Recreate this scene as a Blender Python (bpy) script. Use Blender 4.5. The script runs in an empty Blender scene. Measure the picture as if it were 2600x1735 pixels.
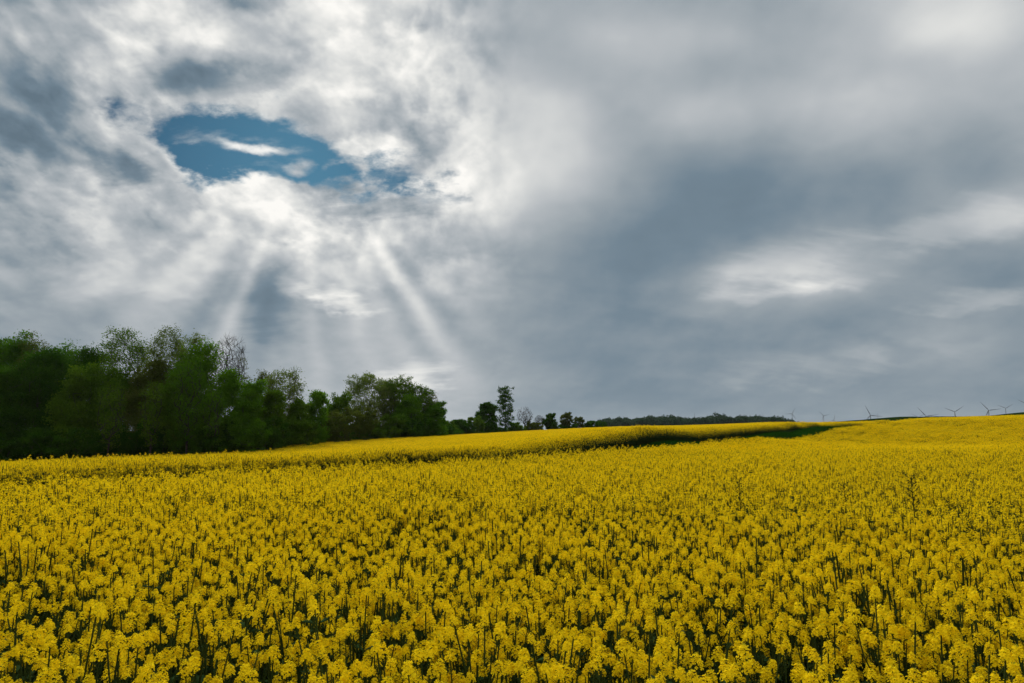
import bpy, math, random
import numpy as np
from mathutils import Vector, Euler, Matrix

SC = bpy.context.scene
COL = SC.collection
rng = np.random.default_rng(7)
random.seed(7)

# ------------------------------------------------------------------ camera
FPX = 2600 * 24.0 / 36.0            # focal length in pixels of the photograph
PITCH = math.radians(7.5)
EYE = 2.3
SP, CP = math.sin(PITCH), math.cos(PITCH)

cam_d = bpy.data.cameras.new('camera')
cam_d.lens = 24.0
cam_d.sensor_width = 36.0
cam_d.clip_start = 0.05
cam_d.clip_end = 30000
cam = bpy.data.objects.new('camera', cam_d)
COL.objects.link(cam)
cam.location = (0, 0, EYE)
cam.rotation_euler = (math.pi / 2 + PITCH, 0, 0)
SC.camera = cam


def ray(px, py):
    cx, cy = (px - 1300) / FPX, (867.5 - py) / FPX
    return np.array([cx, CP - SP * cy, SP + CP * cy])


def azel(px, py):
    d = ray(px, py)
    return math.atan2(d[0], d[1]), math.atan2(d[2], math.hypot(d[0], d[1]))


def at(px, py, Y):
    """the point of the place at depth Y seen in that direction"""
    d = ray(px, py)
    return d[0] / d[1] * Y, Y, EYE + d[2] / d[1] * Y


def srgb(r, g, b):
    f = lambda c: (c / 12.92 if c <= 0.04045 else ((c + 0.055) / 1.055) ** 2.4)
    return tuple(f(v / 255.0) for v in (r, g, b))


# ------------------------------------------------------------------ sun and view
SUN_AZ, SUN_EL = azel(700 * 1.1064, 300 * 1.1064)
SUN_DIR = Vector((math.sin(SUN_AZ) * math.cos(SUN_EL), math.cos(SUN_AZ) * math.cos(SUN_EL), math.sin(SUN_EL)))
sd = bpy.data.lights.new('sun', 'SUN')
sd.energy = 3.5
sd.angle = math.radians(9)
sd.color = (1.0, 0.95, 0.86)
sun = bpy.data.objects.new('sun', sd)
COL.objects.link(sun)
sun.rotation_euler = (-SUN_DIR).to_track_quat('-Z', 'Y').to_euler()

SC.view_settings.view_transform = 'Standard'
SC.view_settings.look = 'None'
SC.view_settings.exposure = 0.0
SC.view_settings.gamma = 1.0
SC.render.engine = 'CYCLES'
cy = SC.cycles
cy.max_bounces = 6
cy.diffuse_bounces = 3
cy.glossy_bounces = 2
cy.transmission_bounces = 4
cy.transparent_max_bounces = 8
cy.volume_bounces = 0
cy.caustics_reflective = cy.caustics_refractive = False

# ------------------------------------------------------------------ sky
world = bpy.data.worlds.new('World')
SC.world = world
world.use_nodes = True
wt = world.node_tree
wt.nodes.clear()


class E:
    """a small expression wrapper round shader math nodes"""
    def __init__(self, tree, sock):
        self.t, self.s = tree, sock

    @staticmethod
    def put(tree, inp, v):
        if isinstance(v, E):
            tree.links.new(v.s, inp)
        else:
            inp.default_value = v

    def m(self, op, *a, clamp=False):
        n = self.t.nodes.new('ShaderNodeMath')
        n.operation = op
        n.use_clamp = clamp
        for i, v in enumerate((self,) + a):
            E.put(self.t, n.inputs[i], v)
        return E(self.t, n.outputs[0])

    def __add__(s, o): return s.m('ADD', o)
    __radd__ = __add__
    def __sub__(s, o): return s.m('SUBTRACT', o)
    def __rsub__(s, o): return (s * -1.0) + o
    def __mul__(s, o): return s.m('MULTIPLY', o)
    __rmul__ = __mul__
    def __truediv__(s, o): return s.m('DIVIDE', o)

    def step(s, lo, hi, a=0.0, b=1.0, kind='SMOOTHSTEP'):
        n = s.t.nodes.new('ShaderNodeMapRange')
        n.interpolation_type = kind
        s.t.links.new(s.s, n.inputs[0])
        for i, v in enumerate((lo, hi, a, b)):
            n.inputs[1 + i].default_value = v
        return E(s.t, n.outputs[0])


def ramp(tree, fac, stops, interp='LINEAR'):
    n = tree.nodes.new('ShaderNodeValToRGB')
    cr = n.color_ramp
    cr.interpolation = interp
    while len(cr.elements) < len(stops):
        cr.elements.new(0.5)
    for i, (p, c) in enumerate(sorted(stops, key=lambda q: q[0])):
        cr.elements[i].position = p
        cr.elements[i].color = (c[0], c[1], c[2], 1.0)
    E.put(tree, n.inputs[0], fac)
    return n.outputs[0]


def vec(tree, x, y, z):
    n = tree.nodes.new('ShaderNodeCombineXYZ')
    for i, v in enumerate((x, y, z)):
        E.put(tree, n.inputs[i], v)
    return n.outputs[0]


def noise(tree, v, scale, detail=5.0, rough=0.55, dist=0.0, lac=2.0):
    n = tree.nodes.new('ShaderNodeTexNoise')
    n.noise_dimensions = '3D'
    tree.links.new(v, n.inputs['Vector'])
    n.inputs['Scale'].default_value = scale
    n.inputs['Detail'].default_value = detail
    n.inputs['Roughness'].default_value = rough
    n.inputs['Lacunarity'].default_value = lac
    n.inputs['Distortion'].default_value = dist
    return E(tree, n.outputs[0]), n.outputs[1]


# how light the cloud deck is, by direction (rows: elevation, columns: azimuth)
TONE = np.array([
    [175,165,205,185,190,175,205,200,195,200,190,175,170,165,165,165,175,190,205,215,190],
    [190,190,215,215,205,170,190,215,200,195,180,180,195,195,185,165,170,195,230,230,190],
    [195,175,195,200,150,175,195,195,205,200,195,170,170,170,160,165,175,185,200,205,195],
    [165,150,170,190,215,220,225,205,190,195,215,205,170,175,190,195,200,200,190,180,195],
    [160,150,190,190,235,225,225,225,210,215,220,215,175,160,160,155,165,165,170,165,170],
    [155,160,215,200,230,235,225,225,220,215,205,200,170,140,130,135,140,145,150,145,165],
    [145,165,200,190,215,235,235,205,205,215,190,165,150,125,120,125,140,145,150,170,180],
    [150,150,165,190,205,220,220,225,205,195,165,135,125,122,135,150,165,150,145,150,150],
    [155,160,160,165,180,160,170,195,190,170,150,128,122,125,160,190,190,160,150,135,145],
    [150,145,145,150,150,140,140,165,165,155,140,130,122,125,140,145,140,135,150,155,150],
    [140,140,145,150,155,160,150,160,165,155,145,135,128,128,130,130,135,150,150,155,135],
    [140,140,145,150,155,155,155,165,175,180,150,135,125,122,125,130,135,135,130,135,130],
    [135,135,140,145,150,150,155,160,165,155,140,125,120,118,120,122,125,128,130,130,128]], float)
AZ0, AZ1 = math.radians(-40), math.radians(40)
EL0, EL1 = math.radians(0), math.radians(36)
NU, NV = 32, 26


TONE[0:5, 8:12] -= 14
TONE[0:10, 12:21] -= 7
TONE[3:8, 12:17] -= 5


def tone_at(px, py):
    c = min(max(px / 2600 * 20, 0), 19.999)
    r = min(max(py / (960 * 1.1064) * 12, 0), 11.999)
    i, j = int(r), int(c)
    fr, fc = r - i, c - j
    return ((TONE[i, j] * (1 - fc) + TONE[i, j + 1] * fc) * (1 - fr) +
            (TONE[i + 1, j] * (1 - fc) + TONE[i + 1, j + 1] * fc) * fr) / 255.0


G = np.zeros((NV, NU))
for i in range(NV):
    for j in range(NU):
        a = AZ0 + (AZ1 - AZ0) * j / (NU - 1)
        e = EL0 + (EL1 - EL0) * i / (NV - 1)
        d = (math.sin(a) * math.cos(e), math.cos(a) * math.cos(e), math.sin(e))
        fwd = d[1] * CP + d[2] * SP
        G[i, j] = tone_at(1300 + FPX * d[0] / fwd, 867.5 - FPX * (d[2] * CP - d[1] * SP) / fwd)
GM = G.mean()
U_, S_, V_ = np.linalg.svd(G - GM, full_matrices=False)
RANK = 12

tc = wt.nodes.new('ShaderNodeTexCoord')
sep = wt.nodes.new('ShaderNodeSeparateXYZ')
wt.links.new(tc.outputs['Generated'], sep.inputs[0])
DX, DY, DZ = (E(wt, sep.outputs[i]) for i in range(3))
AZ = DX.m('ARCTAN2', DY)
EL = DZ.m('ARCSINE')
# clouds lie on a deck overhead: foreshortened towards the horizon
den = DZ.m('MAXIMUM', 0.0) + 0.42
CX, CY = DX / den, DY / den
warp_f, warp_c = noise(wt, vec(wt, CX, CY, 0.0), 1.3, 3.0)
wsep = wt.nodes.new('ShaderNodeSeparateXYZ')
wt.links.new(warp_c, wsep.inputs[0])
WX = CX + (E(wt, wsep.outputs[0]) - 0.5) * 0.11
WY = CY + (E(wt, wsep.outputs[1]) - 0.5) * 0.11
n_big, _ = noise(wt, vec(wt, WX, WY * 0.95, 3.7), 3.4, 5.0, 0.5)
n_puff, _ = noise(wt, vec(wt, WX, WY * 0.85, 9.1), 8.0, 6.0, 0.52)
n_str, _ = noise(wt, vec(wt, WX * 0.7 + CY * 0.15, WY * 1.1 - CX * 0.2, 5.2), 2.6, 5.0, 0.5)

uf = (AZ - AZ0) / (AZ1 - AZ0)
vf = (EL - EL0) / (EL1 - EL0)
# jitter the lookup a little so no edge of the deck is smooth
uf = uf + (n_big - 0.5) * 0.06
vf = vf + (n_big - 0.5) * 0.03 + (n_puff - 0.5) * 0.03
tone = None
for k in range(0, RANK, 3):
    def table(vecs, n):
        mx = np.abs(vecs).max(axis=0) + 1e-9
        st = [(i / (n - 1), tuple(0.5 + 0.5 * vecs[i] / mx)) for i in range(n)]
        return st, mx
    su, mu = table(V_[k:k + 3].T, NU)
    sv, mv = table(U_[:, k:k + 3], NV)
    parts = []
    for st, mx, f in ((su, mu, uf), (sv, mv, vf)):
        o = ramp(wt, f, st, 'CARDINAL')
        n = wt.nodes.new('ShaderNodeVectorMath')
        n.operation = 'MULTIPLY_ADD'
        wt.links.new(o, n.inputs[0])
        w = 2 * mx * np.sqrt(S_[k:k + 3])
        n.inputs[1].default_value = tuple(w)
        n.inputs[2].default_value = tuple(-w / 2)
        parts.append(n.outputs[0])
    n = wt.nodes.new('ShaderNodeVectorMath')
    n.operation = 'DOT_PRODUCT'
    wt.links.new(parts[0], n.inputs[0])
    wt.links.new(parts[1], n.inputs[1])
    s = E(wt, n.outputs['Value'])
    tone = s if tone is None else tone + s
tone = tone + float(GM)

# directions round the sun
ra = AZ - SUN_AZ
re = (EL - SUN_EL) * -1.0
th = ra.m('ARCTAN2', re)
rr = (ra * ra + re * re).m('SQRT')
px_rad = 1.1064 / FPX
lit_air = rr.step(190 * px_rad, 340 * px_rad) * th.m('ABSOLUTE').step(math.radians(35), math.radians(75), 1.0, 0.0)

# texture strength: crisp puffs on the left, soft streaks on the right
left = AZ.step(math.radians(-9), math.radians(4), 1.0, 0.0)
low = EL.step(math.radians(6), math.radians(17), 0.0, 1.0)
bill = (n_big * 2.0 - 1.0).m('ABSOLUTE')
bil2 = (n_puff * 2.0 - 1.0).m('ABSOLUTE')
puff = (n_big - 0.5) * 0.40 + (n_puff - 0.5) * 0.45 + (0.17 - bill) * 0.42 + (0.15 - bil2) * 0.28 + 0.0
soft = (n_str - 0.5) * 0.32 + (n_big - 0.5) * 0.08
amp_l = left * (low * 0.84 + 0.16) * (1.0 - lit_air * 0.6)
# relief: sides of the clouds that face the sun are lit, the far sides are in shade
SX, SY = (SUN_DIR.x / (SUN_DIR.z + 0.42), SUN_DIR.y / (SUN_DIR.z + 0.42))
TX, TY = (CX * -1.0) + SX, (CY * -1.0) + SY
tl = (TX * TX + TY * TY).m('SQRT') + 0.15
OX, OY = TX / tl, TY / tl


def relief(sx, sy, z, scale, d, det, rough):
    a, _ = noise(wt, vec(wt, WX * sx, WY * sy, z), scale, det, rough)
    b, _ = noise(wt, vec(wt, (WX + OX * d) * sx, (WY + OY * d) * sy, z), scale, det, rough)
    return a, a - b


r1, rel1 = relief(1.0, 0.72, 4.3, 5.0, 0.05, 7.0, 0.5)
r2, rel2 = relief(0.9, 0.75, 7.7, 11.0, 0.024, 6.0, 0.5)
cover = r1.step(0.36, 0.60)                      # broken puffs with clear edges
vo = wt.nodes.new('ShaderNodeTexVoronoi')      # thick cores are dark, thin rims let the light through
vo.feature = 'SMOOTH_F1'
vo.normalize = True
wt.links.new(vec(wt, WX + (r1 - 0.5) * 0.30, WY * 0.85 + (r2 - 0.5) * 0.16 + (n_puff - 0.5) * 0.2, 0.6), vo.inputs['Vector'])
vo.inputs['Scale'].default_value = 6.5
vo.inputs['Detail'].default_value = 2.0
vo.inputs['Roughness'].default_value = 0.55
vo.inputs['Smoothness'].default_value = 0.35
cell = E(wt, vo.outputs['Distance'])
near_sun = tl.step(0.35, 1.3, 1.0, 0.0)
tone = tone + puff * amp_l * 0.75 + soft * (1.0 - amp_l * 0.7) * 0.9 * (1.0 - left * (1.0 - low) * 0.45) * EL.step(0.0, math.radians(11), 0.35, 1.0)
tone = tone + rel1 * (amp_l * 1.0 + 0.13) + rel2 * (amp_l * 0.62 + 0.05)
tone = tone + (0.5 - cover) * 0.20 * amp_l + (r2 - 0.5) * (amp_l * 0.08 + 0.02) + (cell - 0.33) * 0.95 * amp_l + 0.004

# shafts of light falling from the gap
RAYS = [(-60, .5), (-52, .5), (-47, .57), (-43, .5), (-38, .61), (-33, .55), (-26, .38), (-22.5, .45), (-18.5, .62), (-14, .43), (-9.5, .36), (-5, .44),
        (1, .5), (5, .57), (9, .49), (14, .51), (18, .57), (23, .50), (27, .53), (32, .41), (36.5, .61), (41, .41), (46, .55), (50, .50), (55, .56), (62, .47), (69, .5), (80, .5)]
rv = E(wt, ramp(wt, (th + (n_str - 0.5) * 0.10 - math.radians(-60)) / math.radians(140), [((a + 60) / 140.0, (v, v, v)) for a, v in RAYS], 'EASE'))
rmask = rr.step(150 * px_rad, 370 * px_rad) * rr.step(470 * px_rad, 740 * px_rad, 1.0, 0.0)
glow = th.m('ABSOLUTE').step(math.radians(25), math.radians(70), 1.0, 0.0)
tone = tone + (rv - 0.5) * rmask * 0.80 + glow * rmask * 0.05


AZW = AZ + (r1 - 0.5) * 0.10 + (n_puff - 0.5) * 0.05
ELW = EL + (n_puff - 0.5) * 0.045 + (r2 - 0.5) * 0.03


def ell(px, py, sx, sy, rot=0.0):
    a0, e0 = azel(px * 1.1064, py * 1.1064)
    a1, _ = azel((px + sx) * 1.1064, py * 1.1064)
    _, e1 = azel(px * 1.1064, (py - sy) * 1.1064)
    da, de = AZW - a0, ELW - e0
    if rot:
        c, s_ = math.cos(math.radians(rot)), math.sin(math.radians(rot))
        da, de = da * c + de * s_, de * c - da * s_
    u = da / (a1 - a0)
    v = de / (e1 - e0)
    return 1.0 - (u * u + v * v).m('SQRT')


n_wisp, _ = noise(wt, vec(wt, WX * 0.8, WY * 2.6, 2.2), 7.0, 6.0, 0.58)
for px_, py_, sx_, sy_, rot_, amt in ((1800, 608, 190, 56, 10, .12), (1850, 670, 200, 20, 8, .12), (2240, 500, 230, 50, 9, .11), (2260, 690, 130, 22, -3, .09),
                                      (745, 686, 105, 26, -10, .26), (955, 862, 75, 30, 0, .15), (1900, 835, 260, 40, 4, .07), (300, 655, 200, 30, 0, .06),
                                      (880, 470, 130, 42, 0, -.22), (430, 172, 120, 42, 0, -.16), (300, 385, 75, 42, 0, -.17), (610, 690, 75, 80, 0, -.10), (2050, 800, 110, 25, -12, -.06)):
    k_ = (ell(px_, py_, sx_, sy_, rot_) + (n_wisp - 0.5) * 2.6 + (n_puff - 0.5) * 1.0).step(-0.45, 1.0)
    k_ = k_ * ell(px_, py_, sx_ * 1.7, sy_ * 1.7, rot_).step(0.0, 0.4)
    tone = tone + k_ * amt

cloud = ramp(wt, tone, [(90 / 255, srgb(96, 115, 129)), (122 / 255, srgb(112, 131, 145)), (150 / 255, srgb(145, 156, 164)),
                        (185 / 255, srgb(182, 187, 191)), (220 / 255, srgb(222, 223, 221)), (250 / 255, srgb(253, 251, 246))], 'LINEAR')


# the gap in the deck where blue sky shows
hole = ell(655, 354, 330, 70, -3).m('MAXIMUM', ell(765, 395, 75, 52))
hole = hole.m('MAXIMUM', ell(560, 335, 215, 62))
isl = ell(610, 343, 62, 10, -3).m('MAXIMUM', ell(690, 386, 42, 16, 10)).m('MAXIMUM', ell(895, 372, 70, 9, -8) - 0.2)
small = ell(965, 60, 70, 45).m('MAXIMUM', ell(655, 228, 60, 30))
n_fine, _ = noise(wt, vec(wt, WX * 0.7, WY * 0.9, 1.4), 9.0, 8.0, 0.6)
hole = hole + (n_fine - 0.5) * 2.9 + (n_puff - 0.5) * 0.9
isl = (isl.m('MAXIMUM', -1.0) * 1.3 + (n_fine - 0.5) * 7.5 - 0.15).step(-0.3, 1.7) * 0.9 * isl.step(-1.3, 0.0)
wisp = (n_str - 0.5 + (n_fine - 0.5) * 0.9 + (n_wisp - 0.5) * 0.9).step(0.0, 0.42) * 0.75
hmask = hole.step(-0.14, 0.36) * (1.0 - isl) * (1.0 - wisp)
smask = (small * 0.8 + (n_fine - 0.5) * 4.0 - 0.45).step(0.0, 0.7) * small.step(0.0, 0.5) * 0.4
mask = hmask.m('MAXIMUM', smask)

sky = wt.nodes.new('ShaderNodeTexSky')
sky.sky_type = 'NISHITA'
sky.sun_disc = False
sky.sun_elevation = SUN_EL
sky.sun_rotation = SUN_AZ
SKY_STRENGTH = 0.10
# clouds carry their own radiance; divided by the background strength they share with the blue sky
mixc = wt.nodes.new('ShaderNodeMix')
mixc.data_type = 'RGBA'
E.put(wt, mixc.inputs[0], mask)
n = wt.nodes.new('ShaderNodeVectorMath')
n.operation = 'SCALE'
wt.links.new(cloud, n.inputs[0])
zen_boost = EL.step(math.radians(36), math.radians(70), 1.0, 3.7)  # cloud deck overhead, out of view, brightened to add light on the field
E.put(wt, n.inputs['Scale'], zen_boost * (1.0 / SKY_STRENGTH))
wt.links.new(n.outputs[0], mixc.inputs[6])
n2 = wt.nodes.new('ShaderNodeVectorMath')
n2.operation = 'MULTIPLY'
wt.links.new(sky.outputs[0], n2.inputs[0])
n2.inputs[1].default_value = (0.026, 0.090, 0.168)
wt.links.new(n2.outputs[0], mixc.inputs[7])
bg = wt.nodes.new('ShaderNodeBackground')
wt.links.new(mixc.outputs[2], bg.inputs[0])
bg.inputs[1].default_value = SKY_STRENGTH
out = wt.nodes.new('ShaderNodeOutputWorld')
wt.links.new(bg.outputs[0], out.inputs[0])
world.cycles.sampling_method = 'MANUAL'
world.cycles.sample_map_resolution = 512


# ------------------------------------------------------------------ helpers
def tag(o, label=None, cat=None, group=None, kind=None):
    if label: o['label'] = label
    if cat: o['category'] = cat
    if group: o['group'] = group
    if kind: o['kind'] = kind
    return o


def mesh_from(name, verts, faces, mats=(), midx=None, smooth=False):
    """verts (n,3); faces: list of arrays (m,3) or (m,4)"""
    me = bpy.data.meshes.new(name)
    verts = np.asarray(verts, np.float32)
    me.vertices.add(len(verts))
    me.vertices.foreach_set('co', verts.ravel())
    faces = [np.asarray(f, np.int32) for f in faces if len(f)]
    nl = sum(f.size for f in faces)
    npoly = sum(len(f) for f in faces)
    me.loops.add(nl)
    me.polygons.add(npoly)
    me.loops.foreach_set('vertex_index', np.concatenate([f.ravel() for f in faces]))
    tot = np.concatenate([np.full(len(f), f.shape[1], np.int32) for f in faces])
    me.polygons.foreach_set('loop_start', np.concatenate([[0], np.cumsum(tot)[:-1]]).astype(np.int32))
    me.polygons.foreach_set('loop_total', tot)
    for m in mats: me.materials.append(m)
    if midx is not None:
        me.polygons.foreach_set('material_index', np.asarray(midx, np.int32))
    if smooth:
        me.polygons.foreach_set('use_smooth', np.ones(npoly, bool))
    me.update(calc_edges=True)
    me.validate()
    return me


def obj(name, me, parent=None, loc=None):
    o = bpy.data.objects.new(name, me)
    COL.objects.link(o)
    if parent: o.parent = parent
    if loc is not None: o.location = loc
    return o


def empty(name, loc, rz=0.0):
    o = bpy.data.objects.new(name, None)
    COL.objects.link(o)
    o.location = loc
    o.rotation_euler = (0, 0, rz)
    o.empty_display_size = 0.2
    return o


class MB:
    """collects vertices and faces of one mesh"""
    def __init__(self): self.v, self.q, self.t, self.qm, self.tm, self.n = [], [], [], [], [], 0

    def add(self, v, f, mi=0):
        v = np.asarray(v, float).reshape(-1, 3)
        f = np.asarray(f, int)
        (self.q if f.shape[1] == 4 else self.t).append(f + self.n)
        (self.qm if f.shape[1] == 4 else self.tm).append(np.full(len(f), mi))
        self.v.append(v)
        self.n += len(v)

    def mesh(self, name, mats, smooth=False):
        fs, mi = [], []
        if self.q: fs.append(np.concatenate(self.q)); mi.append(np.concatenate(self.qm))
        if self.t: fs.append(np.concatenate(self.t)); mi.append(np.concatenate(self.tm))
        return mesh_from(name, np.concatenate(self.v), fs, mats, np.concatenate(mi), smooth)

    def tubes(self, A, B, ra, rb, sides, mi=0):
        """frustums from points A to B, all at once"""
        A, B = np.asarray(A, float), np.asarray(B, float)
        m = len(A)
        if m == 0: return
        d = B - A
        d /= np.linalg.norm(d, axis=1, keepdims=True) + 1e-9
        ref = np.where(np.abs(d[:, 2:3]) > 0.9, np.array([[1., 0, 0]]), np.array([[0, 0, 1.]]))
        u = np.cross(d, ref); u /= np.linalg.norm(u, axis=1, keepdims=True) + 1e-9
        w = np.cross(d, u)
        an = np.arange(sides) * 2 * math.pi / sides
        ring = u[:, None, :] * np.cos(an)[None, :, None] + w[:, None, :] * np.sin(an)[None, :, None]
        ra = np.broadcast_to(np.asarray(ra, float), (m,))
        rb = np.broadcast_to(np.asarray(rb, float), (m,))
        V = np.concatenate([A[:, None, :] + ring * ra[:, None, None], B[:, None, :] + ring * rb[:, None, None]], axis=1)
        i = np.arange(sides); j = (i + 1) % sides
        f = np.stack([i, j, j + sides, i + sides], axis=1)
        F = (f[None] + (np.arange(m) * 2 * sides)[:, None, None]).reshape(-1, 4)
        self.add(V.reshape(-1, 3), F, mi)

    def cards(self, C, N, size, aspect=1.6, bend=0.0, mi=0):
        """leaf-shaped quads: centre, facing, length"""
        C, N = np.asarray(C, float), np.asarray(N, float)
        m = len(C)
        N = N / (np.linalg.norm(N, axis=1, keepdims=True) + 1e-9)
        r = rng.normal(size=(m, 3))
        u = np.cross(N, r); u /= np.linalg.norm(u, axis=1, keepdims=True) + 1e-9
        w = np.cross(N, u)
        s = np.broadcast_to(np.asarray(size, float), (m,))[:, None]
        V = np.stack([C - u * s * .5, C + w * s * .5 / aspect + N * s * bend, C + u * s * .5, C - w * s * .5 / aspect + N * s * bend], axis=1)
        F = np.arange(m * 4).reshape(m, 4)
        self.add(V.reshape(-1, 3), F, mi)


# ------------------------------------------------------------------ materials
def mat(name):
    m = bpy.data.materials.new(name)
    m.use_nodes = True
    m.node_tree.nodes.clear()
    return m, m.node_tree


def finish(t, shader):
    o = t.nodes.new('ShaderNodeOutputMaterial')
    t.links.new(shader, o.inputs[0])


def leafy(name, c1, c2, trans=0.35, scale=1.5, rough=0.6, rand=0.25, tcol=None, gloss=0.0):
    """thin leaf: diffuse + translucent, colour varies by clump and by plant"""
    m, t = mat(name)
    co = t.nodes.new('ShaderNodeTexCoord')
    nv, _ = noise(t, co.outputs['Object'], scale, 3.0, 0.6)
    oi = t.nodes.new('ShaderNodeObjectInfo')
    ge = t.nodes.new('ShaderNodeNewGeometry')
    f = nv.step(0.32, 0.68, 0, 1, 'LINEAR') * (1 - rand - .3) + E(t, oi.outputs['Random']) * rand + E(t, ge.outputs['Random Per Island']) * .3
    c = ramp(t, f, [(0.0, c1), (1.0, c2)])
    d = t.nodes.new('ShaderNodeBsdfDiffuse')
    t.links.new(c, d.inputs[0])
    tr = t.nodes.new('ShaderNodeBsdfTranslucent')
    if tcol:
        mu = t.nodes.new('ShaderNodeVectorMath'); mu.operation = 'MULTIPLY'
        t.links.new(c, mu.inputs[0]); mu.inputs[1].default_value = tcol
        t.links.new(mu.outputs[0], tr.inputs[0])
    else:
        t.links.new(c, tr.inputs[0])
    mx = t.nodes.new('ShaderNodeMixShader')
    mx.inputs[0].default_value = trans
    t.links.new(d.outputs[0], mx.inputs[1]); t.links.new(tr.outputs[0], mx.inputs[2])
    sh = mx.outputs[0]
    if gloss:
        g = t.nodes.new('ShaderNodeBsdfGlossy'); g.inputs['Roughness'].default_value = rough
        m2 = t.nodes.new('ShaderNodeMixShader'); m2.inputs[0].default_value = gloss
        t.links.new(sh, m2.inputs[1]); t.links.new(g.outputs[0], m2.inputs[2]); sh = m2.outputs[0]
    finish(t, sh)
    return m


def plain(name, c1, c2, scale=3.0, rough=0.8):
    m, t = mat(name)
    co = t.nodes.new('ShaderNodeTexCoord')
    nv, _ = noise(t, co.outputs['Object'], scale, 6.0, 0.6)
    c = ramp(t, nv, [(0.3, c1), (0.7, c2)])
    b = t.nodes.new('ShaderNodeBsdfPrincipled')
    t.links.new(c, b.inputs['Base Color'])
    b.inputs['Roughness'].default_value = rough
    b.inputs['Specular IOR Level'].default_value = 0.0
    finish(t, b.outputs[0])
    return m


M_PETAL = leafy('petal yellow', (0.82, 0.565, 0.005), (0.90, 0.68, 0.012), 0.40, 9.0, rand=0.5, gloss=0.0)
M_BUD = leafy('bud green yellow', (0.30, 0.30, 0.02), (0.42, 0.38, 0.02), 0.2, 9.0, gloss=0.0)
M_STEM = leafy('stem green', (0.035, 0.055, 0.015), (0.06, 0.085, 0.02), 0.1, 4.0, rand=0.6)
M_LEAF = leafy('rape leaf', (0.030, 0.060, 0.018), (0.05, 0.09, 0.03), 0.25, 4.0, rand=0.6)
M_GRASS = leafy('grass blade', (0.010, 0.045, 0.004), (0.020, 0.070, 0.006), 0.3, 2.0, rand=0.5)
M_BARK = plain('bark', (0.030, 0.026, 0.020), (0.075, 0.065, 0.05), 5.0, 0.9)
M_SOIL = plain('field soil', (0.012, 0.020, 0.005), (0.028, 0.032, 0.010), 1.2, 0.95)
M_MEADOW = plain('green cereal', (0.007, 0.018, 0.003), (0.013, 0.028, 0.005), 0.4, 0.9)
M_TURB = plain('turbine backlit grey', (0.10, 0.11, 0.12), (0.13, 0.14, 0.15), 0.2, 0.5)  # white turbines seen against the light; their shade is put into this grey

# ------------------------------------------------------------------ terrain
TC = []


def ctl(px, row, Y, crop=0.0):
    x, y, z = at(px, row, Y)
    TC.append((x, y, z - crop))


def line1(px):           # near edge of the grass track
    d = ray(px, 1100); k = d[0] / d[1]
    return 26.8 / (1 - 1.3 * k)


def line2(px):           # far edge of the grass track
    d = ray(px, 1100); k = d[0] / d[1]
    return 37.8 / (1 - 1.265 * k)


CROP = 1.33
for px, row in ((400, 1205), (750, 1189), (1100, 1170), (1500, 1143), (1690, 1131), (1800, 1122), (1980, 1116), (2033, 1108), (2093, 1093), (2165, 1081), (2240, 1068)):
    ctl(px, row, line1(px), CROP)
for px, row in ((1690, 1127),):
    ctl(px, row, line2(px))
for px, row, Y in ((1980, 1104, 68), (2093, 1087, 84), (2165, 1086, 92)):
    ctl(px, row, Y)
ctl(2200, 1074, 83, CROP + .12)
ctl(2225, 1070.5, 86, CROP + .15)
ctl(2250, 1069, 90, CROP + .2)
ctl(2340, 1066, 88, CROP)
ctl(2440, 1064, 92, CROP)
ctl(2290, 1067, 97, CROP + .2)
ctl(2310, 1065.5, 104, CROP)
ctl(2310, 1065.0, 116, CROP)
for px, row, Y in ((1690, 1085, 62), (1800, 1081, 62), (1800, 1080.5, 74), (1900, 1077.5, 70), (1900, 1077.5, 84), (2033, 1074.5, 92), (2033, 1074, 106), (1980, 1075, 95), (1980, 1075.5, 84), (2093, 1073, 107), (2165, 1070.5, 128), (2240, 1067, 152), (2330, 1064, 180)):
    ctl(px, row, Y, CROP + .2)
for px, z in ((400, 0.0), (750, 0.0), (1100, 0.15), (1500, 0.75)):
    x, y, _ = at(px, 1100, line2(px)); TC.append((x, y, z))
for px, row, Y in ((0, 1170, 100), (300, 1157, 102), (640, 1145, 104), (690, 1128, 118), (1100, 1106, 150), (1300, 1095, 180), (1560, 1083, 230), (1800, 1078, 190), (2000, 1073, 150)):
    ctl(px, row, Y, CROP + .2)
for px, row, Y in ((1100, 1133, 45), (1100, 1121, 70), (1100, 1112, 105), (1300, 1114, 55), (1300, 1105, 90), (1300, 1099, 135), (1560, 1094, 75), (1560, 1088, 115), (1560, 1084.5, 170),
                   (1800, 1080.5, 90), (1800, 1079, 140), (2000, 1073.5, 115), (750, 1168, 42), (750, 1151, 70), (300, 1178, 55), (0, 1190, 50), (900, 1128, 105)):
    ctl(px, row, Y, CROP + .2)
for px, row, Y in ((2400, 1062, 108), (2600, 1055, 110), (2800, 1049, 110)):
    ctl(px, row, Y, CROP)
for px, row, Y in ((2300, 1064, 175), (2600, 1050, 185), (2900, 1038, 190)):
    ctl(px, row, Y, 0)
TC += [(0, 0, 0), (-5, 6, 0), (5, 6, 0), (-16, 12, -.1), (16, 14, .05), (0, -30, -.3), (30, -30, .5), (-40, -20, -1.2), (60, 0, 1.5), (-60, 30, -2.2),
       (0, 10, 0), (25, 30, .35), (90, 60, 2.5), (-120, 130, -4.5), (-60, 150, -3), (0, 260, 0), (80, 300, 2), (200, 260, 5), (-200, 60, -6), (150, -60, 3), (-100, -150, -4), (100, -200, 0), (300, 100, 7), (-300, 300, -8), (0, 450, -2), (250, 500, 0)]
TC = np.array(TC)


def tps(r2): return np.where(r2 > 0, r2 * np.log(np.maximum(r2, 1e-12)), 0.0)


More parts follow.
